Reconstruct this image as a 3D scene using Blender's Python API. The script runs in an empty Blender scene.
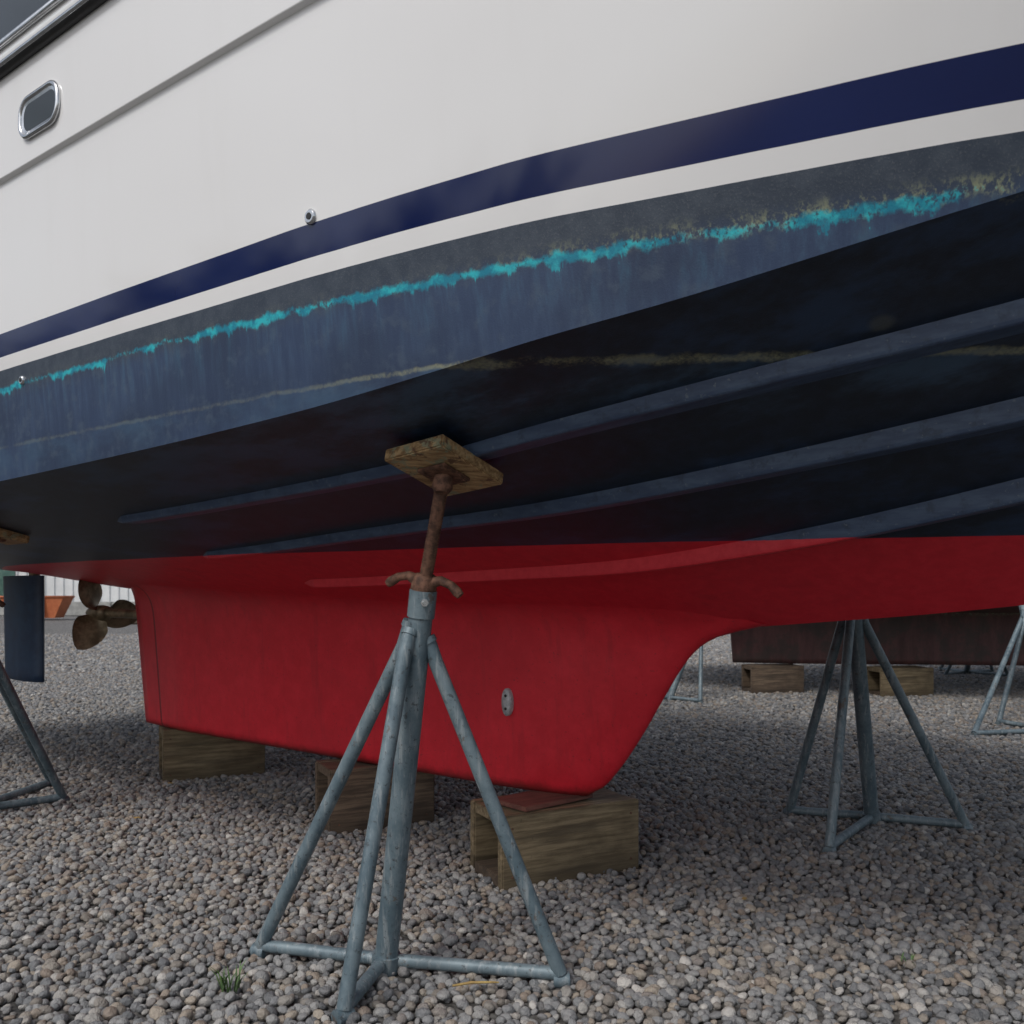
import bpy, bmesh, math, random
import numpy as np
from mathutils import Vector, Matrix
random.seed(4); rng=np.random.default_rng(4)
scene=bpy.context.scene
COL=scene.collection

# ---------------------------------------------------------------- node helpers
class G:
    def __init__(s,name):
        s.mat=bpy.data.materials.new(name); s.mat.use_nodes=True
        s.nt=s.mat.node_tree; s.nt.nodes.clear()
        s.out=s.nt.nodes.new('ShaderNodeOutputMaterial')
        s.tc=s.nt.nodes.new('ShaderNodeTexCoord'); s.obj=s.tc.outputs['Object']
        sx=s.n('ShaderNodeSeparateXYZ',{0:s.obj}); s.x,s.y,s.z=sx.outputs
    def n(s,t,ins=None,**pr):
        nd=s.nt.nodes.new(t)
        for k,v in pr.items(): setattr(nd,k,v)
        for k,v in (ins or {}).items():
            if isinstance(v,bpy.types.NodeSocket): s.nt.links.new(v,nd.inputs[k])
            else:
                if isinstance(v,tuple) and len(v)==3 and nd.inputs[k].type=='RGBA': v=v+(1,)
                nd.inputs[k].default_value=v
        return nd
    def m(s,op,a,b=0.0,c=0.0,clamp=False):
        return s.n('ShaderNodeMath',{0:a,1:b,2:c},operation=op,use_clamp=clamp).outputs[0]
    def add(s,a,b): return s.m('ADD',a,b)
    def sub(s,a,b): return s.m('SUBTRACT',a,b)
    def mul(s,a,b): return s.m('MULTIPLY',a,b)
    def mx(s,f,a,b,bt='MIX'):
        nd=s.n('ShaderNodeMix',{0:f,6:a,7:b},data_type='RGBA',blend_type=bt); return nd.outputs[2]
    def ss(s,x,lo,hi):
        return s.n('ShaderNodeMapRange',{0:x,1:lo,2:hi,3:0.0,4:1.0},interpolation_type='SMOOTHSTEP').outputs[0]
    def lin(s,x,a,b,c,d):
        return s.n('ShaderNodeMapRange',{0:x,1:a,2:b,3:c,4:d}).outputs[0]
    def vec(s,sc=(1,1,1),off=(0,0,0)):
        return s.n('ShaderNodeMapping',{0:s.obj,1:off,3:sc}).outputs[0]
    def noise(s,scale,detail=4,rough=.6,sc=None,off=(0,0,0)):
        v=s.vec(sc or (1,1,1),off)
        return s.n('ShaderNodeTexNoise',{'Vector':v,'Scale':scale,'Detail':detail,'Roughness':rough}).outputs['Fac']
    def bump(s,h,strength=.3,dist=.01,nrm=None):
        d={'Height':h,'Strength':strength,'Distance':dist}
        if nrm: d['Normal']=nrm
        return s.n('ShaderNodeBump',d).outputs[0]
    def fin(s,color,rough=.6,metal=0.0,normal=None,coat=0.0,spec=.5,trans=0.0):
        d={'Base Color':color,'Roughness':rough,'Metallic':metal,'Coat Weight':coat,'Specular IOR Level':spec,'Coat Roughness':.06}
        if normal: d['Normal']=normal
        p=s.n('ShaderNodeBsdfPrincipled',d)
        s.nt.links.new(p.outputs[0],s.out.inputs[0]); return s.mat

# ---------------------------------------------------------------- mesh helpers
def mkobj(name,verts,faces,mats,parent=None,loc=(0,0,0),rotz=0,smooth=True,fm=None,weld=0):
    me=bpy.data.meshes.new(name); me.from_pydata([tuple(v) for v in verts],[],faces); 
    for m in (mats if isinstance(mats,list) else [mats]): me.materials.append(m)
    if fm is not None: me.polygons.foreach_set('material_index',fm)
    me.polygons.foreach_set('use_smooth',[smooth]*len(me.polygons))
    if weld:
        b=bmesh.new(); b.from_mesh(me); bmesh.ops.remove_doubles(b,verts=b.verts,dist=weld)
        bmesh.ops.recalc_face_normals(b,faces=b.faces); b.to_mesh(me); b.free()
    me.update()
    o=bpy.data.objects.new(name,me); COL.objects.link(o)
    o.location=loc; o.rotation_euler=(0,0,rotz)
    if parent: o.parent=parent
    return o
class MB:
    "mesh builder accumulating parts with material index"
    def __init__(s): s.v=[];s.f=[];s.m=[];s.sm=[]
    def addm(s,v,f,mi=0,smooth=True):
        o=len(s.v); s.v+= [Vector(p) for p in v]; s.f+=[tuple(i+o for i in q) for q in f]; s.m+=[mi]*len(f); s.sm+=[smooth]*len(f)
    def tube(s,pts,r,mi=0,n=16,cap=True):
        pts=[Vector(p) for p in pts]; rs=r if isinstance(r,(list,tuple)) else [r]*len(pts)
        v=[];f=[]
        t0=(pts[1]-pts[0]).normalized(); up=Vector((0,0,1)) if abs(t0.z)<.9 else Vector((1,0,0))
        a=t0.cross(up).normalized()
        for i,p in enumerate(pts):
            t=(pts[min(i+1,len(pts)-1)]-pts[max(i-1,0)]).normalized()
            a=(a-t*a.dot(t)).normalized(); b=t.cross(a)
            for k in range(n):
                an=2*math.pi*k/n; v.append(p+(a*math.cos(an)+b*math.sin(an))*rs[i])
        for i in range(len(pts)-1):
            for k in range(n):
                f.append((i*n+k,i*n+(k+1)%n,(i+1)*n+(k+1)%n,(i+1)*n+k))
        s.addm(v,f,mi)
        if cap:
            s.addm(v[:n],[tuple(range(n))[::-1]],mi,False); s.addm(v[-n:],[tuple(range(n))],mi,False)
    def box(s,c,size,M=None,mi=0,bev=.004,jit=0):
        b=bmesh.new(); bmesh.ops.create_cube(b,size=1)
        for q in b.verts:
            q.co=Vector((q.co.x*size[0],q.co.y*size[1],q.co.z*size[2]))+Vector((random.uniform(-jit,jit),)*3)
        if bev: bmesh.ops.bevel(b,geom=b.edges[:],offset=bev,segments=2,affect='EDGES')
        b.verts.index_update()
        M=M or Matrix.Identity(3); c=Vector(c)
        s.addm([M@q.co+c for q in b.verts],[tuple(q.index for q in fa.verts) for fa in b.faces],mi,False); b.free()
    def obj(s,name,mats,parent=None,loc=(0,0,0),rotz=0):
        o=mkobj(name,s.v,s.f,mats,parent,loc,rotz,True,s.m)
        o.data.polygons.foreach_set('use_smooth',s.sm); return o
def pchip(xs,ys):
    xs=np.array(xs,float);ys=np.array(ys,float);h=np.diff(xs);d=np.diff(ys)/h;m=np.zeros(len(xs))
    m[0]=d[0];m[-1]=d[-1]
    for i in range(1,len(xs)-1):
        if d[i-1]*d[i]>0:
            w1=2*h[i]+h[i-1];w2=h[i]+2*h[i-1];m[i]=(w1+w2)/(w1/d[i-1]+w2/d[i])
    def f(x):
        x=min(max(x,xs[0]),xs[-1]);i=min(int(np.searchsorted(xs,x,side='right'))-1,len(xs)-2);i=max(i,0)
        t=(x-xs[i])/h[i]
        return float((2*t**3-3*t**2+1)*ys[i]+(t**3-2*t**2+t)*h[i]*m[i]+(-2*t**3+3*t**2)*ys[i+1]+(t**3-t**2)*h[i]*m[i+1])
    return f

# ---------------------------------------------------------------- materials
def mat_hull():
    g=G('hull_paint'); x,y,z=g.x,g.y,g.z
    fine=g.noise(260,2,.7); med=g.noise(22,4,.65); big=g.noise(2.2,3,.6)
    streak=g.noise(1,4,.7,sc=(38,38,2.2)); streak2=g.noise(1,3,.65,sc=(6,6,.9),off=(3,1,0))
    edge=g.noise(1,5,.72,sc=(16,16,14),off=(7,2,1)); edgef=g.noise(1,2,.7,sc=(120,120,80))
    # gelcoat
    grime=g.mul(g.ss(streak2,.5,.85),.13)
    white=g.mx(grime,(.72,.715,.71),(.58,.565,.53))
    # antifouling colours
    charc=g.mx(g.ss(med,.35,.66),(.030,.042,.063),(.048,.062,.084))
    charc=g.mx(g.mul(g.ss(fine,.55,.68),.35),charc,(.12,.13,.14))
    blue=g.mx(g.ss(streak,.3,.75),(.028,.048,.100),(.044,.072,.132))
    blue=g.mx(g.mul(g.ss(big,.40,.62),.65),blue,(.020,.032,.064))
    blue=g.mx(g.mul(g.ss(med,.50,.70),.5),blue,(.062,.090,.130))
    fade=g.ss(g.add(z,g.mul(g.sub(med,.5),.04)),1.735,1.80)
    side=g.mx(fade,blue,charc)
    # bottom paint darker than the side panels
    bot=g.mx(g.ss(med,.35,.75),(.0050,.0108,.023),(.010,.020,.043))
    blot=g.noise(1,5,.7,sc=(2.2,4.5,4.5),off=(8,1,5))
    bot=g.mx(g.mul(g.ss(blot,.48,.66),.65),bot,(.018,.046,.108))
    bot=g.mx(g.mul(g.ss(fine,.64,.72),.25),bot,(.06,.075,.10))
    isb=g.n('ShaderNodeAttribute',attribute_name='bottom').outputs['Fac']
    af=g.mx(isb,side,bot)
    # lower weed line at z~1.59
    l2=g.sub(g.add(z,g.mul(g.sub(edge,.5),.022)),1.588)
    l2m=g.mul(g.ss(l2,-.007,-.001),g.sub(1.0,g.ss(l2,.000,.009)))
    l2m=g.mul(l2m,g.ss(g.add(g.mul(edgef,.35),g.mul(blot,1.1)),.58,.84))
    l2m=g.mul(l2m,g.lin(x,.0,.6,.30,1.0))
    af=g.mx(g.mul(l2m,.9),af,(.31,.30,.16))
    haze=g.mul(g.ss(z,1.44,1.585),g.sub(1.0,g.ss(z,1.588,1.596)))
    haze=g.mul(g.mul(haze,g.ss(blot,.42,.64)),.6)
    af=g.mx(haze,af,(.050,.100,.165))
    # turquoise band
    zt=g.lin(x,-.3,1.1,1.779,1.764)
    drip=g.mul(g.m('POWER',g.ss(streak,.40,.85),2.0),.060)
    up=g.sub(g.add(z,g.mul(g.sub(edge,.5),.048)),zt)
    brk=g.ss(g.noise(1,3,.6,sc=(6,6,1),off=(2,4,0)),.36,.58)
    lowr=g.add(g.add(up,g.lin(brk,0,1,-.002,.009)),g.mul(drip,brk))
    tm=g.mul(g.ss(lowr,-.008,.003),g.sub(1.0,g.ss(up,.000,.010)))
    bow=g.ss(x,.85,1.3)
    tm=g.mul(tm,g.ss(g.sub(g.add(edgef,g.mul(brk,.30)),g.mul(bow,.14)),.42,.64))
    turq=g.mx(g.ss(med,.40,.62),(.005,.20,.29),(.02,.45,.51))
    # olive / yellow scum above band toward the bow
    om=g.mul(g.ss(up,-.016,.002),g.sub(1.0,g.ss(up,.002,.034)))
    oa=g.lin(x,.55,1.25,.10,.9)
    om=g.mul(g.mul(om,g.ss(g.add(g.mul(edgef,.75),g.mul(med,.55)),.60,.80)),oa)
    af=g.mx(g.mul(om,.85),af,(.27,.29,.17))
    tm=g.mul(g.mul(tm,.9),g.sub(1.0,isb))
    af=g.mx(tm,af,turq)
    # faint vertical washes under band
    wash=g.mul(g.mul(g.ss(up,-.16,-.01),g.sub(1.0,g.ss(up,-.01,.0))),g.mul(g.ss(streak,.45,.8),.4))
    af=g.mx(g.mul(wash,g.sub(1.0,isb)),af,(.04,.14,.21))
    # patch on bottom
    pd=g.n('ShaderNodeVectorMath',{0:g.obj,1:(1.36,-1.13,1.63)},operation='DISTANCE').outputs['Value']
    af=g.mx(g.mul(g.sub(1.0,g.ss(g.add(pd,g.mul(med,.02)),.022,.042)),.45),af,(.10,.11,.10))
    # red paint
    red=g.mx(g.ss(med,.3,.75),(.60,.014,.030),(.70,.024,.042))
    red=g.mx(g.mul(g.ss(streak2,.5,.8),.3),red,(.40,.014,.026))
    red=g.mx(g.mul(g.ss(blot,.56,.72),.3),red,(.24,.016,.02))
    zr=g.add(z,g.mul(g.sub(big,.5),.006))
    af=g.mx(g.ss(zr,1.243,1.2445),red,af)
    # masks
    zz=g.add(z,g.mul(g.sub(big,.5),.004))
    mA=g.ss(zz,1.8405,1.8415); mS0=g.ss(zz,1.884,1.885); mS1=g.ss(zz,1.960,1.961)
    navy=g.mx(g.ss(big,.3,.7),(.003,.009,.058),(.005,.013,.075))
    c=g.mx(mA,af,white); c=g.mx(mS0,c,navy); c=g.mx(mS1,c,white)
    rough=g.lin(mA,0,1,.44,.09)
    nb=g.bump(g.mul(fine,g.sub(1.0,mA)),.3,.0012)
    return g.fin(c,rough,0,nb,0,g.lin(mA,0,1,.42,.5))
def mat_strake():
    g=G('worn_strake_paint')
    med=g.noise(25,4,.7); f=g.noise(1,3,.7,sc=(6,30,30)); ed=g.noise(60,3,.7)
    c=g.mx(g.ss(f,.35,.7),(.030,.054,.112),(.060,.096,.165))
    c=g.mx(g.mul(g.ss(med,.5,.7),.6),c,(.016,.028,.055))
    c=g.mx(g.mul(g.ss(ed,.62,.7),.6),c,(.14,.17,.20))
    red=g.mx(g.ss(med,.3,.7),(.60,.016,.032),(.70,.034,.050))
    c=g.mx(g.ss(g.add(g.z,g.mul(g.sub(med,.5),.006)),1.241,1.244),red,c)
    return g.fin(c,.5,0,g.bump(ed,.3,.001))
def mat_red():
    g=G('red_antifouling')
    med=g.noise(12,5,.7); big=g.noise(1.8,4,.6); st=g.noise(1,4,.7,sc=(14,14,1.6))
    c=g.mx(g.ss(med,.3,.75),(.60,.014,.028),(.71,.024,.042))
    c=g.mx(g.mul(g.ss(big,.45,.72),.40),c,(.41,.014,.026))
    c=g.mx(g.mul(g.ss(st,.50,.78),.42),c,(.30,.016,.024))
    c=g.mx(g.mul(g.ss(g.noise(90,2,.7),.65,.72),.5),c,(.16,.02,.02))
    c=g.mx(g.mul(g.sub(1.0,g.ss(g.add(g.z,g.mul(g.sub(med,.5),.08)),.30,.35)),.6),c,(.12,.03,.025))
    seam=g.m('ABSOLUTE',g.sub(g.x,g.lin(g.z,.3,1.1,-2.88,-2.96)))
    sm=g.sub(1.0,g.ss(seam,.004,.014))
    c=g.mx(g.mul(sm,.8),c,(.07,.006,.008))
    nb=g.bump(g.sub(g.mul(g.noise(60,3,.7),.3),sm),.4,.003); nb=g.bump(g.noise(3,2,.5),.15,.04,nb)
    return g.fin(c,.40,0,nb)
def mat_simple(name,c1,c2,scale=15,rough=.5,metal=0,bs=.2,bd=.002,coat=0,sc=None):
    g=G(name); n=g.noise(scale,4,.65,sc=sc)
    return g.fin(g.mx(g.ss(n,.35,.68),c1,c2),g.add(rough,g.mul(g.sub(n,.5),.2)),metal,g.bump(n,bs,bd),coat)
def mat_galv():
    g=G('galvanised_blue_paint')
    n=g.noise(7,5,.7); f=g.noise(60,4,.7); st=g.noise(1,4,.7,sc=(60,60,5))
    c=g.mx(g.ss(n,.35,.65),(.080,.120,.145),(.16,.21,.235))
    c=g.mx(g.mul(g.ss(st,.50,.68),.75),c,(.28,.31,.32))
    c=g.mx(g.mul(g.ss(f,.58,.68),.85),c,(.045,.05,.055))
    ru=g.mul(g.ss(g.noise(16,5,.7,off=(3,3,3)),.62,.68),.7)
    c=g.mx(ru,c,(.10,.07,.05))
    return g.fin(c,.5,.15,g.bump(f,.35,.001))
def mat_wood(name,c1,c2,c3,wet=.5):
    g=G(name)
    gr=g.noise(1,5,.7,sc=(4,60,60)); big=g.noise(3.5,4,.6); spk=g.noise(70,3,.7)
    rings=g.noise(1,3,.6,sc=(2,22,22),off=(2,2,2))
    c=g.mx(g.ss(gr,.34,.66),c1,c2)
    c=g.mx(g.mul(g.ss(rings,.48,.66),.6),c,c3)
    c=g.mx(g.mul(g.ss(big,.45,.7),wet),c,tuple(v*.4 for v in c1))
    c=g.mx(g.mul(g.ss(spk,.62,.75),.5),c,c3)
    # timber colour darker towards the foot
    c=g.mx(g.mul(g.sub(1.0,g.ss(g.add(g.z,g.mul(g.sub(big,.5),.10)),.03,.12)),.6),c,tuple(v*.35 for v in c1))
    return g.fin(c,.8,0,g.bump(g.add(gr,g.mul(rings,.5)),.6,.004))
def mat_padwood():
    g=G('painted_plywood')
    gr=g.noise(1,5,.7,sc=(9,60,60)); n=g.noise(14,5,.7); n2=g.noise(22,5,.7,off=(4,2,6))
    c=g.mx(g.ss(gr,.35,.65),(.20,.11,.045),(.50,.335,.165))
    c=g.mx(g.mul(g.ss(n,.54,.60),.65),c,(.20,.26,.18))
    c=g.mx(g.mul(g.ss(n2,.54,.62),.85),c,(.10,.045,.025))
    return g.fin(c,.75,0,g.bump(gr,.5,.003))
def mat_stone():
    g=G('pebbles')
    oi=g.n('ShaderNodeObjectInfo').outputs['Random']
    r=g.n('ShaderNodeValToRGB',{0:oi}); e=r.color_ramp
    cs=[(0,(.07,.073,.080)),(.12,(.20,.205,.212)),(.24,(.31,.305,.30)),(.36,(.12,.125,.135)),(.48,(.38,.32,.25)),(.58,(.24,.18,.135)),(.68,(.21,.215,.225)),(.80,(.41,.395,.37)),(.9,(.17,.14,.11)),(.96,(.58,.55,.51)),(1,(.10,.105,.115))]
    while len(e.elements)<len(cs): e.elements.new(.5)
    for el,(p,c) in zip(e.elements,cs): el.position=p; el.color=c+(1,)
    n=g.noise(1.6,3,.7)
    c=g.mx(.75,g.mx(g.ss(n,.3,.7),(.10,.105,.11),(.30,.295,.285)),r.outputs[0])
    return g.fin(c,.6,0,g.bump(n,.4,.15))
def mat_ground():
    g=G('gravel_base')
    v=g.n('ShaderNodeTexVoronoi',{'Vector':g.obj,'Scale':34.0}); sp=g.n('ShaderNodeSeparateColor',{0:v.outputs['Color']}).outputs[0]
    d=v.outputs['Distance']
    c=g.mx(sp,(.12,.12,.122),(.34,.32,.30))
    c=g.mx(g.ss(d,.35,.75),c,(.05,.048,.045))
    c=g.mx(g.mul(g.ss(g.noise(.35,4,.6),.4,.7),.3),c,(.13,.125,.115))
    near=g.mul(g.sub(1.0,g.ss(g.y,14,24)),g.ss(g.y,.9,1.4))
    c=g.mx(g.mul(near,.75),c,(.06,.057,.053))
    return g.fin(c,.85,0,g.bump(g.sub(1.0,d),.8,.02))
M_hull=mat_hull(); M_str=mat_strake(); M_red=mat_red(); M_galv=mat_galv()
M_rust=mat_simple('rusty_steel',(.07,.034,.022),(.22,.11,.07),45,.75,.2,.6,.002)
M_pad=mat_padwood()
M_wood=mat_wood('weathered_timber',(.13,.095,.052),(.29,.225,.135),(.06,.045,.028))
M_wood2=mat_wood('dark_timber',(.085,.058,.040),(.21,.15,.10),(.045,.033,.024))
M_steel=mat_simple('stainless_steel',(.55,.56,.57),(.66,.67,.68),30,.22,1,.05,.001)
M_black=mat_simple('black_rubber',(.008,.008,.009),(.018,.018,.018),40,.5)
M_zinc=mat_simple('zinc_anode',(.34,.35,.36),(.55,.56,.57),60,.6,.3,.6,.002)
M_bronze=mat_simple('old_bronze',(.14,.105,.062),(.36,.28,.175),14,.42,.4,.4,.003)
M_rud=mat_simple('navy_rudder_paint',(.010,.028,.068),(.024,.055,.110),9,.5,0,.3,.003)
M_white=mat_simple('white_gelcoat',(.66,.66,.65),(.72,.72,.71),4,.2,0,.02,.001,.0)
g=G('tinted_glass'); M_glass=g.fin((.012,.018,.020,1),.05,0,None,0,.5)
M_stone=mat_stone(); M_ground=mat_ground()

# ---------------------------------------------------------------- main boat
ang=math.atan2(-.6,.8)
boat=bpy.data.objects.new('motor_boat',None); COL.objects.link(boat); boat.location=(.32,3.5,0); boat.rotation_euler=(0,0,ang)
def W(s,w,z): return Vector((.32+.8*s-.6*w, 3.5-.6*s-.8*w, z))
zk=pchip([-5.4,-4.7,-3.2,-2,-.74,.3,1.0,1.46,2.0,2.6,3.2,3.8,4.3,5.3],[1.27,1.226,1.10,1.03,.97,.955,1.005,1.056,1.15,1.32,1.58,1.95,2.33,3.25])
wcf=pchip([-5.4,-3,-1.4,.13,.71,1.12,1.64,2.2,3,3.7,4.2,5.3],[1.44,1.54,1.565,1.54,1.49,1.41,1.30,1.12,.72,.32,.015,.0])
zcf0=pchip([-5.4,-1.4,.09,.9,1.64,2.2,3,3.7,4.2],[1.40,1.477,1.537,1.633,1.758,1.86,1.99,2.1,2.26])
wsf=pchip([-5.4,-1.4,.13,.71,1.12,1.64,2.2,3,3.8,4.6,5.3],[1.58,1.64,1.64,1.635,1.61,1.58,1.50,1.28,.95,.5,.015])
zsf=pchip([-5.4,.3,1.64,4,5.3],[2.78,2.78,2.84,3.1,3.27])
kf=pchip([-5.4,-2,-.5,.5,5.3],[.05,.15,.32,.35,.35])
def zcf(s): return max(zcf0(s),zk(s)) if s<4.2 else zk(s)+.0
def Hb(s,w):
    t=min(abs(w)/max(wcf(s),1e-4),1); return zk(s)+(zcf(s)-zk(s))*(t+kf(s)*t*(1-t))
def Hs(s,z):
    q=min(max((z-zcf(s))/max(zsf(s)-zcf(s),1e-3),0),1)
    return wcf(s)+(wsf(s)-wcf(s))*(1-(1-q)**1.5)+(.014 if z>2.4385 else 0)
SS=np.linspace(-5.4,5.28,220); NB=30
V=[];F=[];bot=[]
def grid(rows,side,isb):
    o=len(V); n=len(rows[0])
    for r in rows:
        for (s,w,z) in r: V.append((s,-w*side,z)); bot.append(isb)
    for i in range(len(rows)-1):
        for j in range(n-1):
            a=o+i*n+j; q=(a,a+1,a+n+1,a+n)
            F.append(q if side<0 else q[::-1])
for side in (1,-1):
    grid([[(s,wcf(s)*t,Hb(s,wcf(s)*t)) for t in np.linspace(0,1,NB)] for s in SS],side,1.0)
    rows=[]
    for s in SS:
        zc=zcf(s); zs=zsf(s)
        zl=list(np.linspace(zc,max(zc,2.437),26))+[2.438,2.440,2.446]+list(np.linspace(2.46,zs,10))
        r=[]
        for z in zl:
            z=min(max(z,zc),zs); r.append((s,Hs(s,z),z))
        rows.append(r)
    grid(rows,side,0.0)
# transom and deck
s0=SS[0]; prof=[(wcf(s0)*t,Hb(s0,wcf(s0)*t)) for t in np.linspace(0,1,NB)]+[(Hs(s0,z),z) for z in np.linspace(zcf(s0),zsf(s0),12)[1:]]
o=len(V); ring=[(s0,-w,z) for w,z in prof]+[(s0,w,z) for w,z in prof[::-1]]
V+=ring; bot+=[0.0]*len(ring); F.append(tuple(range(o,o+len(ring))))
o=len(V)
for s in SS:
    for t in np.linspace(-1,1,7): V.append((s,t*wsf(s),zsf(s)+.06*(1-t*t)-.002)); bot.append(0.0)
for i in range(len(SS)-1):
    for j in range(6):
        a=o+i*7+j; F.append((a,a+1,a+8,a+7))
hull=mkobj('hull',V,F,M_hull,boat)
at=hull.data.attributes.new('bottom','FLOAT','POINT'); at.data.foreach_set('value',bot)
# strakes
def strake(name,xs,ws,half=.040):
    f=pchip(xs,ws)
    for side in (1,-1):
        v=[];fa=[]
        L=np.linspace(xs[0],xs[-1],140)
        for i,s in enumerate(L):
            w=f(s); e=min(1,(s-xs[0])/.10+.05,(xs[-1]-s)/.5+.05); h=half*e*(1+.10*min(max(s,0),1.5))
            zi=Hb(s,w-h)
            pts=[(w-h-.004,Hb(s,w-h-.004)+.01),(w-h,zi-.001),(w+h-.007,zi-.005*e),(w+h-.002,zi-.002*e),(w+h,zi+.005*e),(w+h+.004,Hb(s,w+h)+.012)]
            v+=[(s,-side*a,b) for a,b in pts]
        for i in range(len(L)-1):
            for j in range(5):
                a=i*6+j; q=(a,a+1,a+7,a+6); fa.append(q if side<0 else q[::-1])
        for base in (0,(len(L)-1)*6): fa.append(tuple(range(base,base+6)))
        mkobj(name,v,fa,M_str,boat,smooth=False)
strake('spray_rail_upper',[-1.45,.4,1.59,2.6,3.3],[1.13,1.17,1.0,.68,.36])
strake('spray_rail_middle',[-1.50,.15,1.55,2.5,3.1],[.72,.83,.72,.48,.25])
strake('spray_rail_lower',[-1.25,.3,.92,1.55,2.6],[.38,.44,.44,.45,.25])
# keel
sle=pchip([.303,.33,.40,.537,.70,.81,.88,.93,.96],[-.03,.03,.10,.20,.30,.37,.43,.52,.70])
ste=lambda z: -3.105-.135*(z-.33)/.77
NR=40;NP=70
keel=[];kf2=[]
YT=.22
for side in (1,-1):
    o=len(keel)
    for r in range(NR+1):
        rr=r/NR
        for p in range(NP+1):
            pp=p/NP; pp=1-(1-pp)**1.5
            z0=.303+.02*(1-pp)
            zz=.303+rr*.657
            s=ste(zz)+(sle(zz)-ste(zz))*pp
            ed=min(1,(1-pp)*12)*min(1,.25+pp*9)
            zt=Hb(s,YT*ed)+.004
            z=z0+(zt-z0)*rr
            dist=(1-pp)*3.3
            t=.105*math.sqrt(max(0,1-max(0,1-dist/.55)**2)) if dist<.55 else .105
            t=t*min(1,.25+pp*5)
            t*= .85+.25*rr
            if r==0: t*=.80
            fl=rr**16
            y=t+(YT*ed-t)*fl if YT*ed>t else t
            keel.append((s,-side*y,z-(.0 if r else .008)))
    n=NP+1
    for r in range(NR):
        for p in range(NP):
            a=o+r*n+p; q=(a,a+1,a+n+1,a+n); kf2.append(q if side>0 else q[::-1])
n=NP+1; o2=(NR+1)*n
for p in range(NP): kf2.append((p,o2+p,o2+p+1,p+1))
for r in range(NR): kf2.append((r*n,(r+1)*n,o2+(r+1)*n,o2+r*n))
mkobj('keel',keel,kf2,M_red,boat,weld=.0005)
# anode
mb=MB(); c=Vector((-.34,-.112,.65))
ringp=[(c.x+.025*math.cos(a),c.z+.056*math.sin(a)) for a in np.linspace(0,2*math.pi,25)[:-1]]
v=[(a,c.y+.012,b) for a,b in ringp]+[(a,c.y-.006,b) for a,b in ringp]+[(c.x+(a-c.x)*.8,c.y-.011,c.z+(b-c.z)*.88) for a,b in ringp]
f=[(i,(i+1)%24,24+(i+1)%24,24+i) for i in range(24)]+[(24+i,24+(i+1)%24,48+(i+1)%24,48+i) for i in range(24)]+[tuple(range(48,72))]
mb.addm(v,f,0)
for dz in (-.026,.026): mb.tube([(c.x,c.y-.010,c.z+dz),(c.x,c.y-.0125,c.z+dz)],.006,1,12)
mb.obj('zinc_anode',[M_zinc,M_black],boat)
# propeller
mb=MB(); hx=-3.66; hz=.955
mb.tube([(-3.10,0,hz),(-3.6,0,hz)],.028,0,16)
mb.tube([(hx+.09,0,hz),(hx+.08,0,hz),(hx+.04,0,hz),(hx-.04,0,hz),(hx-.10,0,hz),(hx-.14,0,hz),(hx-.155,0,hz)],[.03,.045,.05,.048,.036,.02,.004],0,20)
for b in range(3):
    th=math.radians([116,-4,236][b]); v=[];f=[]
    nu,nv=16,12
    for i in range(nu+1):
        k=i/nu; r=.035+.235*k
        wdt=.100*max(math.sin(math.pi*min(1,(.14+.86*k)**.8)),0)**.6
        pitch=math.atan2(.30,2*math.pi*max(r,.06))
        for j in range(nv+1):
            q=(j/nv-.5)*2*wdt
            ca=q*math.cos(pitch); cx=q*math.sin(pitch)+.02*k
            aa=th+math.atan2(ca,max(r,.07))
            rr=math.hypot(r,ca) if r>.07 else r
            v.append((hx+cx,min(rr,.272)*math.cos(aa),hz+min(rr,.272)*math.sin(aa)))
    m0=len(v)
    v+=[(p[0]-.008,p[1],p[2]) for p in v]
    for i in range(nu):
        for j in range(nv):
            a=i*(nv+1)+j; f.append((a,a+1,a+nv+2,a+nv+1)); f.append((m0+a,m0+a+nv+1,m0+a+nv+2,m0+a+1))
    mb.addm(v,f,0)
mb.obj('propeller',[M_bronze],boat)
# rudder
v=[];f=[]
zs_=np.linspace(.47,1.20,14); ps=np.linspace(0,1,16)
for side in (1,-1):
    for z in zs_:
        for p in ps:
            s=-4.40-.58*p+(.03*(1-(z-.47)/.73) if p>.5 else 0)
            t=.045*math.sqrt(max(p,0))*(1-p)*2.4+.004
            v.append((s,-side*t,z))
nn=len(ps)
for si in (0,1):
    o=si*len(zs_)*nn
    for i in range(len(zs_)-1):
        for j in range(nn-1):
            a=o+i*nn+j; f.append((a,a+1,a+nn+1,a+nn))
o=len(zs_)*nn
for j in range(nn-1): f.append((j,j+1,o+j+1,o+j))
for i in range(len(zs_)-1): f.append((i*nn+nn-1,(i+1)*nn+nn-1,o+(i+1)*nn+nn-1,o+i*nn+nn-1)); f.append((i*nn,(i+1)*nn,o+(i+1)*nn,o+i*nn))
mkobj('rudder',v,f,M_rud,boat,weld=.0003)
mb=MB(); mb.tube([(-4.52,0,1.15),(-4.52,0,1.35)],.035,0); mb.obj('rudder_stock',[M_bronze],boat)
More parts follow.
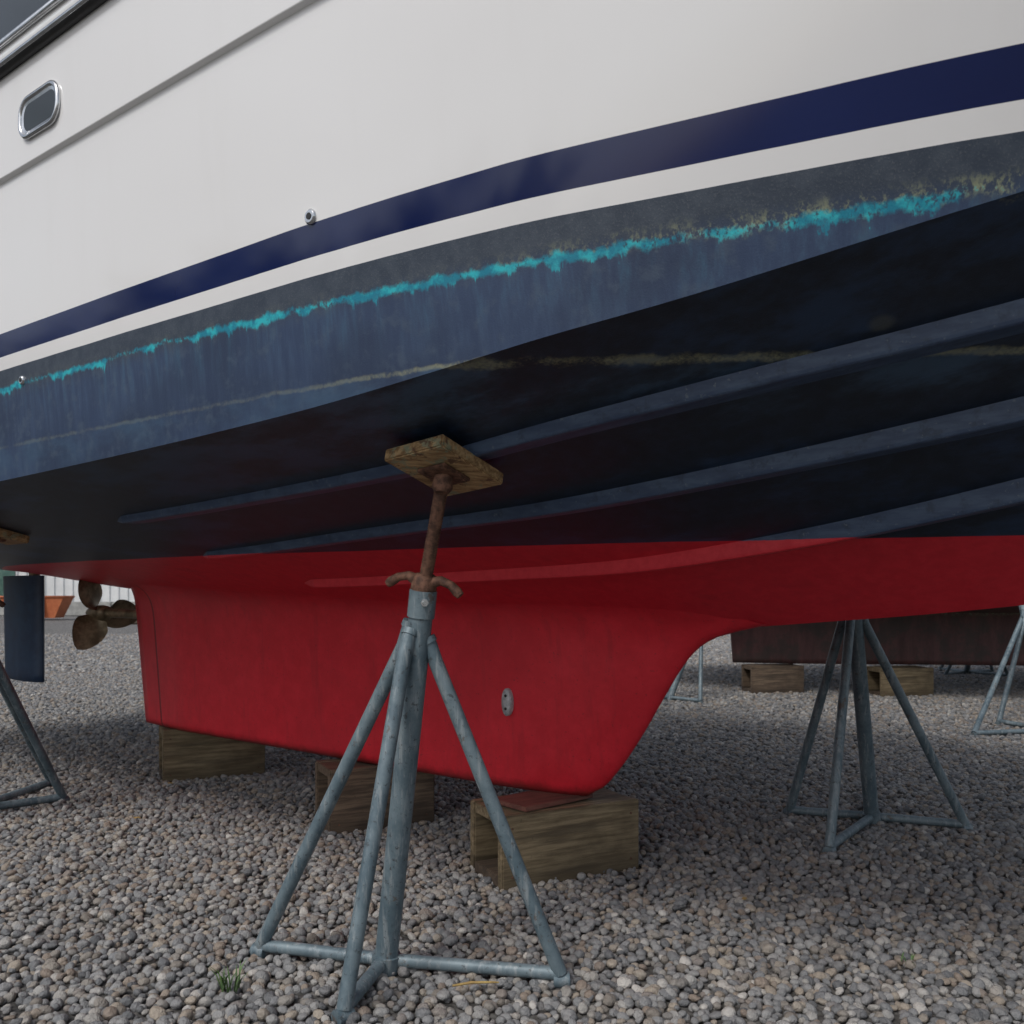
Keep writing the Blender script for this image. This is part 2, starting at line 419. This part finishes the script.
# rub rail at sheer + toe rail
for side in (1,-1):
    pts=[(s,-side*(Hs(s,zsf(s))+.010),zsf(s)-.012) for s in np.linspace(-5.4,5.2,150)]
    mb=MB(); mb.tube(pts,.019,0,12); mb.tube([(a,b-side*.015,c) for a,b,c in pts],.009,1,8); mb.obj('rub_rail',[M_black,M_steel],boat)
    mb=MB(); mb.tube([(a,b+side*.03,c+.045) for a,b,c in pts],[.028]*len(pts),0,10); mb.obj('toe_rail',[M_white],boat)
    mb=MB(); pr=[(s,-side*(wsf(s)-.07),zsf(s)+.62) for s in np.linspace(.9,4.9,50)]
    mb.tube(pr,.0125,0,10)
    for s in np.linspace(.9,4.9,6): mb.tube([(s,-side*(wsf(s)-.07),zsf(s)),(s,-side*(wsf(s)-.07),zsf(s)+.62)],.0125,0,10)
    mb.obj('guard_rail',[M_steel],boat)
# cabin
def cabin():
    mb=MB(); L=np.linspace(-4.6,2.2,40)
    hw=lambda s:min(1.36,wsf(s)-.22); top=lambda s:3.95 if s<.2 else 3.95-(s-.2)*.55
    v=[];f=[]
    for s in L:
        a=hw(s); t=top(s)
        P=[(-a,2.78),(-a,3.1),(-a+.03,3.3),(-a+.12,t-.1),(-a+.2,t),(0,t+.08)]
        P=P+[(-x,z) for x,z in P[-2::-1]]
        v+=[(s,x,z) for x,z in P]
    n=11
    for i in range(len(L)-1):
        for j in range(n-1):
            a=i*n+j; f.append((a,a+n,a+n+1,a+1))
    f.append(tuple(range(n))); f.append(tuple(range((len(L)-1)*n,len(L)*n))[::-1])
    mb.addm(v,f,0)
    for side in (1,-1):
        for (a,b) in ((-4.3,-2.6),(-2.5,-.9),(-.8,.6)):
            z0,z1=3.27,3.68
            y=lambda z:-side*(1.36-.03-.09*(z-3.3)/.55+.006)
            v=[(a,y(z0),z0),(b,y(z0),z0),(b-.05,y(z1),z1),(a+.05,y(z1),z1)]
            mb.addm(v,[(0,1,2,3)],1,False)
            v2=[(p[0],p[1]-side*.006,p[2]) for p in v]
            mb.tube(v2+[v2[0],v2[1]],.014,2,8)
    mb.obj('cabin',[M_white,M_glass,M_steel],boat)
cabin()
# portlights
def stad(L,H,n=12):
    r=H*.42; c=L/2-r; d=H/2-r; P=[]
    for (cx,cz,a0) in ((c,-d,-math.pi/2),(c,d,0),(-c,d,math.pi/2),(-c,-d,math.pi)):
        for k in range(n//2+1): a=a0+math.pi/2*k/(n//2); P.append((cx+r*math.cos(a),cz+r*math.sin(a)))
    return P
for side in (1,-1):
    for sp in (-.975,-3.0,1.0):
        z=2.572; w=Hs(sp,z); mb=MB()
        P=stad(.235,.118); ye=lambda d:-side*(w+d)
        mb.tube([(sp+a,ye(.004),z+b) for a,b in P+P[:2]],.0085,0,10,False)
        Q=stad(.200,.084)
        o=[(sp+a,ye(.008),z+b) for a,b in P]; i2=[(sp+a,ye(.0035),z+b) for a,b in Q]; n=len(P)
        mb.addm(o+i2,[(k,(k+1)%n,n+(k+1)%n,n+k) for k in range(n)],0)
        mb.addm([(sp+a,ye(.004),z+b) for a,b in Q],[tuple(range(len(Q)))],1,False)
        mb.obj('portlight',[M_steel,M_glass],boat)
    for sp,z,r in ((.20,1.975,.018),(-1.385,2.01,.018),(-1.22,1.790,.015)):
        w=Hs(sp,z); mb=MB()
        mb.tube([(sp,-side*(w-.005),z),(sp,-side*(w+.004),z),(sp,-side*(w+.007),z)],[r,r,r*.8],0,20)
        mb.tube([(sp,-side*(w+.006),z),(sp,-side*(w+.0085),z)],r*.45,1,16)
        mb.obj('through_hull_fitting',[M_steel,M_black],boat)

# ---------------------------------------------------------------- jack stands
def jack_stand(C,T,P,feet,ta,tw,pad=(.20,.25,.034),rp=.033,rl=.0205,ha=20):
    C=Vector(C);T=Vector(T);P=Vector(P); mb=MB()
    O=C.copy()
    L=lambda p:Vector(p)-O
    ax=(T-C).normalized()
    mb.tube([L(C),L(T)],rp,0,20)
    mb.tube([L(T-ax*.07),L(T+ax*.004)],rp+.005,0,20)
    for i,ft in enumerate(feet):
        fp=Vector((ft[0],ft[1],.035)); st=C+(T-C)*(.90-.02*i)
        d=(fp-st); d2=Vector((d.x,d.y,0)).normalized()
        mb.tube([L(st+d2*.026+Vector((0,0,.03))),L(st+d2*.05-Vector((0,0,.04))),L(fp)],rl,0,16)
        mb.tube([L(st+d2*.024+Vector((0,0,.027))),L(st+d2*.032+Vector((0,0,.012)))],rl+.004,0,12)
        c0=C+Vector((0,0,.04)); mb.tube([L(c0),L(fp)],rl*.92,0,14)
        mb.tube([L(fp-d2*.02+Vector((0,0,-.018))),L(fp+d2*.025+Vector((0,0,-.018)))],rl*1.1,0,12)
    mb.tube([L(C+ax*.01),L(C+ax*.06)],rp+.008,0,18)
    bd=Vector((0.25,-1,0)).normalized(); bc=T-ax*.03
    mb.tube([L(bc+bd*.03),L(bc+bd*(rp+.012))],.011,3,6); mb.tube([L(bc+bd*.03),L(bc+bd*(rp+.020))],.0055,3,10)
    mb.tube([L(T),L(T+ax*.008),L(T+ax*.042),L(T+ax*.050)],[.033,.036,.032,.025],1,8)
    h=Vector((math.cos(math.radians(ha)),math.sin(math.radians(ha)),0)); h=(h-ax*h.dot(ax)).normalized()
    for sg in (1,-1):
        b=T+ax*.028
        mb.tube([L(b+h*sg*.02),L(b+h*sg*.05+ax*.010),L(b+h*sg*.08+ax*.002),L(b+h*sg*.102-ax*.014),L(b+h*sg*.112-ax*.022)],[.018,.013,.012,.014,.011],1,10)
    n=(Vector(ta).cross(Vector(tw))).normalized(); 
    if n.z<0: n=-n
    base=P-n*(pad[2]+.012)
    k=int((base-T).length/.004); pts=[];rs=[]
    for i in range(k+1):
        pts.append(L(T+(base-T)*i/k)); rs.append(.0190 if i%2 else .0165)
    mb.tube(pts,rs,1,14)
    A=Vector(ta).normalized(); B=n.cross(A); M=Matrix((A,B,n)).transposed()
    mb.tube([L(base-n*.045),L(base-n*.03),L(base)],[.017,.028,.024],1,16)
    mb.box(L(P-n*(pad[2]+.006)),(.095,.105,.010),M,1,.002)
    for a in (-.035,.035):
        for b_ in (-.04,.04): mb.tube([L(P-n*(pad[2]+.014)+A*a+B*b_),L(P-n*(pad[2])+A*a+B*b_)],.007,1,6)
    mb.box(L(P-n*pad[2]*.5),pad,M,2,.004)
    return mb.obj('jack_stand',[M_galv,M_rust,M_pad,M_steel],None,O)
def frame(s,w):
    e=.02; f=lambda a,b: W(a,b,Hb(a,abs(b)))
    return (f(s+e,w)-f(s-e,w)).normalized(),(f(s,w+e)-f(s,w-e)).normalized()
def pad_at(s,w,off=.004):
    ta,tw=frame(s,w); n=ta.cross(tw).normalized(); n=n if n.z>0 else -n
    return W(s,w,Hb(s,abs(w)))-n*off,ta,tw
P,ta,tw=pad_at(.285,1.200,.022)
jack_stand((-.366,2.585,0),(-.242,2.455,1.095),P,[(-.753,2.70),(-.427,2.29),(.134,2.50)],ta,tw,ha=-22)
P,ta,tw=pad_at(-2.36,1.2,.004)
jack_stand((-2.62,4.33,0),(-2.43,4.08,1.02),P,[(-2.31,4.63),(-2.56,5.0),(-2.75,3.85),(-3.05,4.4)],ta,tw,ha=40)
P,ta,tw=pad_at(.62,-1.22,.004)
jack_stand((1.69,4.22,0),(1.50,3.98,1.15),P,[(1.345,4.36),(1.32,3.74),(2.06,4.09),(1.80,4.50)],ta,tw,ha=15)
P,ta,tw=pad_at(-2.6,-1.2,.004)
jack_stand((-.85,6.15,0),(-.98,6.0,1.02),P,[(-.45,6.3),(-1.0,6.55),(-1.2,5.9)],ta,tw)

# ---------------------------------------------------------------- timber blocks
M_redwood=mat_wood('red_stained_plank',(.14,.05,.04),(.22,.09,.065),(.07,.03,.025))
def timber_block(cx,cy,rot,L=.61,Wd=.25,H=.285,mat=None,shim=False):
    mb=MB(); t=.042
    mb.box((0,-Wd/2+t/2,H/2),(L,t,H),mi=0,bev=.005,jit=.002)
    mb.box((.006,Wd/2-t/2,H/2),(L,t,H),mi=0,bev=.005,jit=.002)
    mb.box((.004,0,H-.024),(L-.01,Wd-2*t-.004,.040),mi=0,bev=.004)
    mb.box((-.003,0,.026),(L-.014,Wd-2*t-.004,.044),mi=1,bev=.004)
    mb.box((.06,0,H/2),(.045,Wd-2*t-.006,H-.1),mi=1,bev=.004)
    for sx in (-L/2+.04,L/2-.04):
        for zz in (.05,H-.05): mb.tube([(sx,-Wd/2-.002,zz),(sx,-Wd/2+.01,zz)],.005,2,8)
    if shim: mb.box((-.05,.0,H+.011),(.36,.2,.018),Matrix.Rotation(.25,3,'Z'),3,.003)
    return mb.obj('timber_block',[mat or M_wood,M_wood2,M_rust,M_redwood],None,(cx,cy,.0),rot)
timber_block(.165,3.535,math.radians(27),.60,.30,.278,shim=True)
timber_block(-.650,4.24,math.radians(27),.50,.28,.295,M_wood2)
timber_block(-1.78,5.33,math.radians(28),.57,.26,.305)

# ---------------------------------------------------------------- second boat (behind)
def mat_boat2():
    g=G('old_boat_paint'); n=g.noise(5,5,.7); st=g.noise(1,4,.7,sc=(9,9,2)); f=g.noise(40,3,.7)
    c=g.mx(g.ss(st,.3,.7),(.075,.030,.030),(.14,.060,.055))
    c=g.mx(g.mul(g.ss(n,.45,.62),.6),c,(.040,.040,.034))
    gl=g.sub(g.add(g.z,g.mul(g.sub(n,.5),.05)),.86)
    c=g.mx(g.mul(g.mul(g.ss(gl,-.04,.0),g.sub(1.0,g.ss(gl,.0,.02))),g.ss(f,.4,.6)),c,(.16,.17,.11))
    c=g.mx(g.ss(g.z,1.60,1.605),c,(.02,.03,.07)); c=g.mx(g.ss(g.z,1.70,1.705),c,(.60,.60,.58))
    return g.fin(c,.6,0,g.bump(n,.3,.01))
M_b2=mat_boat2()
b2=bpy.data.objects.new('sailing_boat',None); COL.objects.link(b2); b2.location=(5.78,9.5,0); b2.rotation_euler=(0,0,math.radians(-6))
V=[];F=[];SX=np.linspace(-4.6,5.4,80)
Bh=pchip([-4.6,-3,0,2.5,4.4,5.4],[1.1,1.65,1.95,1.6,.65,.02]); zb=pchip([-4.6,-3,-1,2.5,4,5.4],[1.5,1.12,.86,.86,1.15,2.3]); zsh=pchip([-4.6,0,5.4],[2.35,2.3,2.8])
for side in (1,-1):
    o=len(V)
    for s in SX:
        for k in range(25):
            a=k/24*math.pi/2
            V.append((s,-side*Bh(s)*math.sin(a)**.9,zb(s)+(zsh(s)-zb(s))*(1-math.cos(a)**1.0)**1.15))
    for i in range(79):
        for j in range(24):
            a=o+i*25+j; F.append((a,a+1,a+26,a+25))
o=len(V)
for s in SX: V+=[(s,-Bh(s),zsh(s)),(s,Bh(s),zsh(s))]
for i in range(79): F.append((o+2*i,o+2*i+1,o+2*i+3,o+2*i+2))
o=len(V); rg=[V[k] for k in range(25)]+[V[80*25+k] for k in range(24,0,-1)]; V+=rg; F.append(tuple(range(o,o+len(rg))))
mkobj('hull',V,F,M_b2,b2,weld=.0005)
V=[];F=[]
for side in (1,-1):
    o=len(V)
    for r in range(13):
        z=.31+r/12*.68
        for p in range(41):
            q=p/40; sa=-3.38-.05*r/12; sb=1.9+1.2*(r/12)**.8
            s=sa+(sb-sa)*q; t=.14*min(1,(1-q)*9+.03)**.6*min(1,.3+q*6)*(1+.6*(r/12)**6)
            V.append((s,-side*t,z if r else z-.0))
    for r in range(12):
        for p in range(40):
            a=o+r*41+p; F.append((a,a+1,a+42,a+41))
o=13*41
for p in range(40): F.append((p,p+1,o+p+1,o+p))
for r in range(12): F.append((r*41,(r+1)*41,o+(r+1)*41,o+r*41))
mkobj('keel',V,F,M_b2,b2,weld=.0005)
mb=MB(); mb.tube([(.6,0,2.3),(.6,0,11.5)],[.08,.05],0,12); mb.tube([(.6,0,3.6),(-3.6,0,3.5)],.05,0,10); mb.obj('mast_and_boom',[M_steel],b2)
mb=MB(); mb.box((-.6,0,2.55),(3.6,1.8,.5),bev=.08); mb.obj('coachroof',[M_white],b2)
timber_block(2.78,9.62,math.radians(8),.58,.3,.30,M_wood2)
timber_block(4.02,9.35,math.radians(12),.60,.3,.30,M_wood)
timber_block(6.3,9.45,math.radians(12),.60,.3,.30,M_wood)
def stand2(C,P,feet):
    C=Vector(C); P=Vector(P); T=C+(P-C)*.76
    jack_stand(C,T,P,[(C.x+a,C.y+b) for a,b in feet],Vector((1,0,0)),Vector((0,.8,-.6)))
def hz2(X,w): 
    s=X-5.78
    k=math.asin(min(1,(w/Bh(s))**(1/.9))); return zb(s)+(zsh(s)-zb(s))*(1-math.cos(k))**1.15
stand2((4.10,6.8,0),(4.45,8.0,hz2(4.45,1.5)),[(-.66,-.10),(.3,-.35),(.45,.2),(-.15,.5)])
stand2((1.55,8.9,0),(2.1,9.2,hz2(2.1,.6)),[(-.38,-.1),(.26,-.25),(.05,.45)])
stand2((6.9,7.4,0),(6.8,8.0,hz2(6.8,1.3)),[(-.38,-.25),(.3,-.45),(.45,.2),(-.1,.5)])
stand2((5.9,11.7,0),(5.8,11.0,hz2(5.8,1.4)),[(-.38,-.25),(.3,-.45),(.45,.2),(-.1,.5)])

# ---------------------------------------------------------------- ground and gravel
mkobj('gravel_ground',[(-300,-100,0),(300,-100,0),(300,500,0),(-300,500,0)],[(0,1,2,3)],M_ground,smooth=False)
pc=bpy.data.collections.new('pebble_shapes')
for k in range(8):
    b=bmesh.new(); bmesh.ops.create_icosphere(b,subdivisions=2,radius=1)
    sx,sy,sz=random.uniform(.95,1.3),random.uniform(.75,1.0),random.uniform(.55,.85)
    cuts=[(Vector((random.gauss(0,1),random.gauss(0,1),random.gauss(0,1))).normalized(),random.uniform(.68,.9)) for _ in range(5)]
    for q in b.verts:
        c=q.co.copy()
        for nrm,dd in cuts:
            e=c.dot(nrm)-dd
            if e>0: c-=nrm*e*.75
        q.co=Vector((c.x*sx,c.y*sy,c.z*sz))
    me=bpy.data.meshes.new('pebble'); b.to_mesh(me); b.free(); me.materials.append(M_stone)
    me.polygons.foreach_set('use_smooth',[True]*len(me.polygons))
    ob=bpy.data.objects.new('pebble',me); pc.objects.link(ob)
def scatter(y0,y1,sp,r0,r1,zf):
    P=[];S=[]
    for yy in np.arange(y0,y1,sp):
        hwid=.6*yy+.7
        xs=np.arange(-hwid,hwid,sp); n=len(xs)
        X=xs+rng.uniform(-.5,.5,n)*sp; Y=yy+rng.uniform(-.5,.5,n)*sp
        r=r0+(r1-r0)*rng.beta(1.6,3.0,n)
        Z=r*zf*rng.uniform(.1,1.3,n)
        P.append(np.stack([X,Y,Z],1)); S.append(r)
    return np.concatenate(P),np.concatenate(S)
A=scatter(1.3,6.5,.0250,.0095,.0245,.7); B=scatter(6.5,12,.031,.012,.027,.7); C_=scatter(12,22,.055,.022,.042,.6)
PP=np.concatenate([A[0],B[0],C_[0]]); SC=np.concatenate([A[1],B[1],C_[1]])
me=bpy.data.meshes.new('gravel'); me.vertices.add(len(PP)); me.vertices.foreach_set('co',PP.astype(np.float32).ravel())
a=me.attributes.new('sc','FLOAT','POINT'); a.data.foreach_set('value',SC.astype(np.float32))
me.update(); grv=bpy.data.objects.new('gravel',me); COL.objects.link(grv); me.materials.append(M_stone)
ng=bpy.data.node_groups.new('scatter_gravel','GeometryNodeTree')
ng.interface.new_socket('Geometry',in_out='INPUT',socket_type='NodeSocketGeometry'); ng.interface.new_socket('Geometry',in_out='OUTPUT',socket_type='NodeSocketGeometry')
gi=ng.nodes.new('NodeGroupInput'); go=ng.nodes.new('NodeGroupOutput'); ip=ng.nodes.new('GeometryNodeInstanceOnPoints')
ci=ng.nodes.new('GeometryNodeCollectionInfo'); ci.inputs[0].default_value=pc; ci.inputs[1].default_value=True; ci.inputs[2].default_value=True
rv=ng.nodes.new('FunctionNodeRandomValue'); rv.data_type='FLOAT_VECTOR'; rv.inputs[0].default_value=(-.6,-.6,0); rv.inputs[1].default_value=(.6,.6,6.28)
na=ng.nodes.new('GeometryNodeInputNamedAttribute'); na.data_type='FLOAT'; na.inputs[0].default_value='sc'
lk=ng.links.new; lk(gi.outputs[0],ip.inputs['Points']); lk(ci.outputs[0],ip.inputs['Instance']); ip.inputs['Pick Instance'].default_value=True
lk(rv.outputs[0],ip.inputs['Rotation']); lk(na.outputs[0],ip.inputs['Scale']); lk(ip.outputs[0],go.inputs[0])
md=grv.modifiers.new('scatter','NODES'); md.node_group=ng
print('stones',len(PP))

# ---------------------------------------------------------------- small things on the ground
M_leaf=mat_simple('weed_leaf',(.05,.10,.03),(.10,.18,.05),30,.6)
M_dry=mat_simple('dry_leaf',(.28,.18,.06),(.42,.30,.10),40,.7)
def weed(x,y,n=26,h=.06):
    mb=MB()
    for i in range(n):
        a=random.uniform(0,6.28); l=random.uniform(.5,1)*h; o=Vector((random.uniform(-.02,.02),random.uniform(-.02,.02),.01))
        d=Vector((math.cos(a),math.sin(a),0)); s=Vector((-d.y,d.x,0))*.0018
        p0=o;p1=o+d*l*.35+Vector((0,0,l*.7));p2=o+d*l*.8+Vector((0,0,l))
        mb.addm([p0-s,p0+s,p1+s*1.3,p1-s*1.3,p2],[(0,1,2,3),(3,2,4)],0)
    mb.obj('weed',[M_leaf],None,(x,y,.01))
weed(-.76,2.43,26,.07); weed(1.15,2.6,8,.03)
mb=MB(); mb.tube([(-.05,0,0),(0,.006,.004),(.05,-.002,.006),(.075,.004,.002)],[.003,.004,.003,.002],0,8); mb.obj('twig',[M_dry],None,(-.11,2.42,.038),.1)
for x,y in ((-1.88,4.95),(.8,3.1),(-1.75,4.2),(1.9,5.2)):
    mb=MB(); L=.018
    v=[(-L,0,0),(-L*.3,L*.45,.004),(L*.5,L*.35,.0),(L,0,.006),(L*.4,-L*.4,.002),(-L*.4,-L*.4,.006)]
    mb.addm(v,[(0,1,2,3,4,5)],0); mb.obj('fallen_leaf',[M_dry],None,(x,y,.035),random.uniform(0,6))

# ---------------------------------------------------------------- background yard
M_clad=mat_simple('shed_cladding',(.66,.68,.68),(.74,.75,.75),2,.6,0,.1,.01)
M_roof=mat_simple('shed_roof',(.10,.11,.12),(.16,.17,.18),2,.7)
M_or=mat_simple('orange_container_paint',(.42,.11,.04),(.52,.16,.06),3,.6)
M_gr=mat_simple('green_paint',(.05,.12,.10),(.09,.18,.15),3,.6)
M_conc=mat_simple('concrete',(.26,.26,.25),(.38,.38,.36),4,.85)
def shed(x,y,w,d,h,rot=0):
    mb=MB()
    n=int(w/.5)
    mb.box((0,0,h/2),(w,d,h),bev=0)
    for i in range(n): mb.box((-w/2+(i+.5)*w/n,-d/2-.03,h/2),(.12,.06,h-.02),bev=0)
    r=h*.35
    v=[(-w/2-.3,-d/2-.4,h),(w/2+.3,-d/2-.4,h),(w/2+.3,0,h+r),(-w/2-.3,0,h+r),(-w/2-.3,d/2+.4,h),(w/2+.3,d/2+.4,h)]
    mb.addm(v,[(0,1,2,3),(3,2,5,4),(0,3,4),(1,5,2),(0,4,5,1)],1,False)
    mb.box((-w*.2,-d/2-.07,1.6),(3.2,.1,3.2),mi=2,bev=0)
    for k in range(3): mb.box((w*(.05+.15*k),-d/2-.08,h*.6),(1.4,.08,1.0),mi=3,bev=0)
    mb.obj('storage_shed',[M_clad,M_roof,M_gr,M_glass],None,(x,y,0),rot)
shed(-25,56,22,12,5,.05); shed(6,70,26,14,6,-.03); shed(38,60,18,12,5,0)
def container(x,y,rot,m):
    mb=MB(); w,d,h=6.06,2.44,2.5
    mb.box((0,0,h/2),(w-.1,d-.1,h-.1),bev=0)
    for i in range(22): mb.box((-w/2+.25+i*(w-.5)/21,-d/2+.02,h/2),(.12,.05,h-.3),bev=0)
    for sx in (-1,1):
        for sy in (-1,1): mb.box((sx*(w/2-.06),sy*(d/2-.06),h/2),(.13,.13,h+.01),bev=0)
    for zz in (.08,h-.06):
        for sy in (-1,1): mb.box((0,sy*(d/2-.05),zz),(w-.26,.12,.14),bev=0)
    mb.obj('shipping_container',[m],None,(x,y,0),rot)
container(-30,46,.1,M_or); container(-10.0,52,-.05,M_gr)
def skip(x,y,rot,sc=1):
    mb=MB()
    v=[(-.9,-.5,.1),(.9,-.5,.1),(.9,.5,.1),(-.9,.5,.1),(-1.3,-.6,1.0),(1.3,-.6,1.0),(1.3,.6,1.0),(-1.3,.6,1.0)]
    mb.addm(v,[(0,1,5,4),(1,2,6,5),(2,3,7,6),(3,0,4,7),(0,3,2,1)],0,False)
    mb.tube([Vector(p) for p in (v[4],v[5],v[6],v[7],v[4])],.05,0,6)
    for i in (-.5,0,.5): mb.box((i,-.6,.55),(.06,.1,.8),bev=0)
    o=mb.obj('waste_skip',[M_or],None,(x,y,0),rot); o.scale=(sc,sc,sc)
skip(-17.4,33,.1,.85)
mb=MB()
for i in range(16): mb.box((-34+i*2.02,38,.3),(2.0,.4,.6),bev=.04)
mb.obj('low_concrete_wall',[M_conc])
mb=MB()
for i in range(2): mb.box((0,0,.08+i*.15),(1.2,1.0-.01*i,.10),bev=.01); 
for i in range(2):
    for j in (-.5,0,.5): mb.box((j,0,.15*i+.02),(.1,.95,.05),bev=0)
mb.obj('wooden_pallet_stack',[M_wood2],None,(-12.6,29,0),.2)
def small_boat(x,y,rot,Ln=7):
    V=[];F=[]; S=np.linspace(-1,1,24)
    for side in (1,-1):
        o=len(V)
        for s in S:
            b=1.25*(1-max(0,s)**2.4)*(1-.15*max(0,-s)); zb_=.7+.9*max(0,s)**3
            for k in range(9):
                t=k/8; V.append((s*Ln/2,-side*b*(t**.55),zb_+(2.0+.3*max(0,s)-zb_)*t**1.4))
        for i in range(23):
            for j in range(8):
                a=o+i*9+j; F.append((a,a+1,a+10,a+9))
    o=len(V)
    for i in range(24): V+=[V[i*9+8],V[24*9+i*9+8]]
    for i in range(23): F.append((o+2*i,o+2*i+1,o+2*i+3,o+2*i+2))
    o=len(V); V+=[V[k] for k in range(9)]+[V[24*9+k] for k in range(8,0,-1)]; F.append(tuple(range(o,o+17)))
    e=bpy.data.objects.new('cabin_cruiser',None); COL.objects.link(e); e.location=(x,y,0); e.rotation_euler=(0,0,rot)
    mkobj('hull',V,F,M_white,e)
    mb=MB(); mb.box((-.3,0,2.35),(2.6,1.6,.7),bev=.1); mb.box((-.3,-.82,2.4),(2.0,.03,.35),mi=1,bev=0); mb.obj('cabin',[M_white,M_glass],e)
    mb=MB()
    for sx in (-2,0,2):
        mb.box((sx,0,.35),(.3,.9,.7),bev=.01)
    mb.obj('support_blocks',[M_wood2],e)
small_boat(-30,38,-.2); small_boat(22,34,.1); small_boat(-6,46,2.9)
small_boat(-17,-1,1.3,9); small_boat(-13,-11,.9,8)  # out of view, added for the hull side to reflect
# trees
M_fol=mat_simple('foliage',(.030,.055,.020),(.075,.11,.04),.6,.8)
M_bark=mat_simple('bark',(.06,.05,.04),(.11,.09,.07),4,.9)
def tree_line(pos,hr=(7,11)):
    mb=MB(); vv=[];ff=[]
    for (x,y) in pos:
        h=random.uniform(*hr)
        mb.tube([(x,y,0),(x+.2,y,h*.4),(x,y,h*.75)],[.3,.22,.08],1,8)
        for br in range(5):
            a=random.uniform(0,6.28); mb.tube([(x,y,h*(.3+.08*br)),(x+2*math.cos(a),y+2*math.sin(a),h*(.5+.08*br))],[.1,.03],1,5)
        for c in range(26):
            cc=Vector((x+random.gauss(0,1.6),y+random.gauss(0,1.6),h*random.uniform(.18,1)))
            for l in range(45):
                p=cc+Vector((random.gauss(0,.6),random.gauss(0,.6),random.gauss(0,.5)))
                u=Vector((random.gauss(0,1),random.gauss(0,1),random.gauss(0,1))).normalized()*.26; w=u.orthogonal().normalized()*.18
                o=len(vv); vv+=[p-u,p+w,p+u,p-w]; ff.append((o,o+1,o+2,o+3))
    mb.addm(vv,ff,0,False)
    mb.obj('tree_line',[M_fol,M_bark])
tree_line([(-75+t*6+random.uniform(-2,2),82+random.uniform(-5,8)) for t in range(26)])
tree_line([(-27-random.uniform(0,5),-22+t*3.6) for t in range(12)],(6,9))  # unseen row added left of view to darken the navy stripe's reflection

# ---------------------------------------------------------------- light and camera
el=math.radians(50); rot=math.radians(216)
w=bpy.data.worlds.new("World"); scene.world=w; w.use_nodes=True; nt=w.node_tree
bg=nt.nodes['Background']; sky=nt.nodes.new('ShaderNodeTexSky'); sky.sky_type='NISHITA'; sky.sun_disc=False
sky.sun_elevation=el; sky.sun_rotation=rot; sky.dust_density=3; sky.air_density=1; sky.ozone_density=1
hs=nt.nodes.new('ShaderNodeHueSaturation'); hs.inputs['Saturation'].default_value=.5
tc=nt.nodes.new('ShaderNodeTexCoord'); mp=nt.nodes.new('ShaderNodeMapping'); mp.inputs[3].default_value=(1,1,2.2)
cn=nt.nodes.new('ShaderNodeTexNoise'); cn.inputs['Scale'].default_value=2.2; cn.inputs['Detail'].default_value=5
mr=nt.nodes.new('ShaderNodeMapRange'); mr.inputs[1].default_value=.3; mr.inputs[2].default_value=.7; mr.inputs[3].default_value=.6; mr.inputs[4].default_value=1.4
nt.links.new(tc.outputs['Generated'],mp.inputs[0]); nt.links.new(mp.outputs[0],cn.inputs['Vector']); nt.links.new(cn.outputs['Fac'],mr.inputs[0]); nt.links.new(mr.outputs[0],hs.inputs['Value'])
nt.links.new(sky.outputs[0],hs.inputs['Color']); nt.links.new(hs.outputs[0],bg.inputs[0]); bg.inputs[1].default_value=.135
sd=bpy.data.lights.new('sun','SUN'); sd.energy=1.5; sd.angle=math.radians(14); sd.color=(1,.98,.95)
so=bpy.data.objects.new('sun',sd); COL.objects.link(so)
dv=Vector((math.sin(rot)*math.cos(el),math.cos(rot)*math.cos(el),math.sin(el)))
so.rotation_euler=dv.to_track_quat('Z','Y').to_euler(); so.location=dv*30
cd=bpy.data.cameras.new('camera'); cam=bpy.data.objects.new('camera',cd); COL.objects.link(cam); scene.camera=cam
cam.location=(0,0,1.1); cam.rotation_euler=(math.pi/2,0,0); cd.sensor_width=36; cd.lens=900/1024*36; cd.shift_y=78/1024; cd.clip_end=2000; cd.clip_start=.05
cd.dof.use_dof=True; cd.dof.focus_distance=2.5; cd.dof.aperture_fstop=8
scene.view_settings.view_transform='Standard'; scene.view_settings.look='None'; scene.view_settings.exposure=0
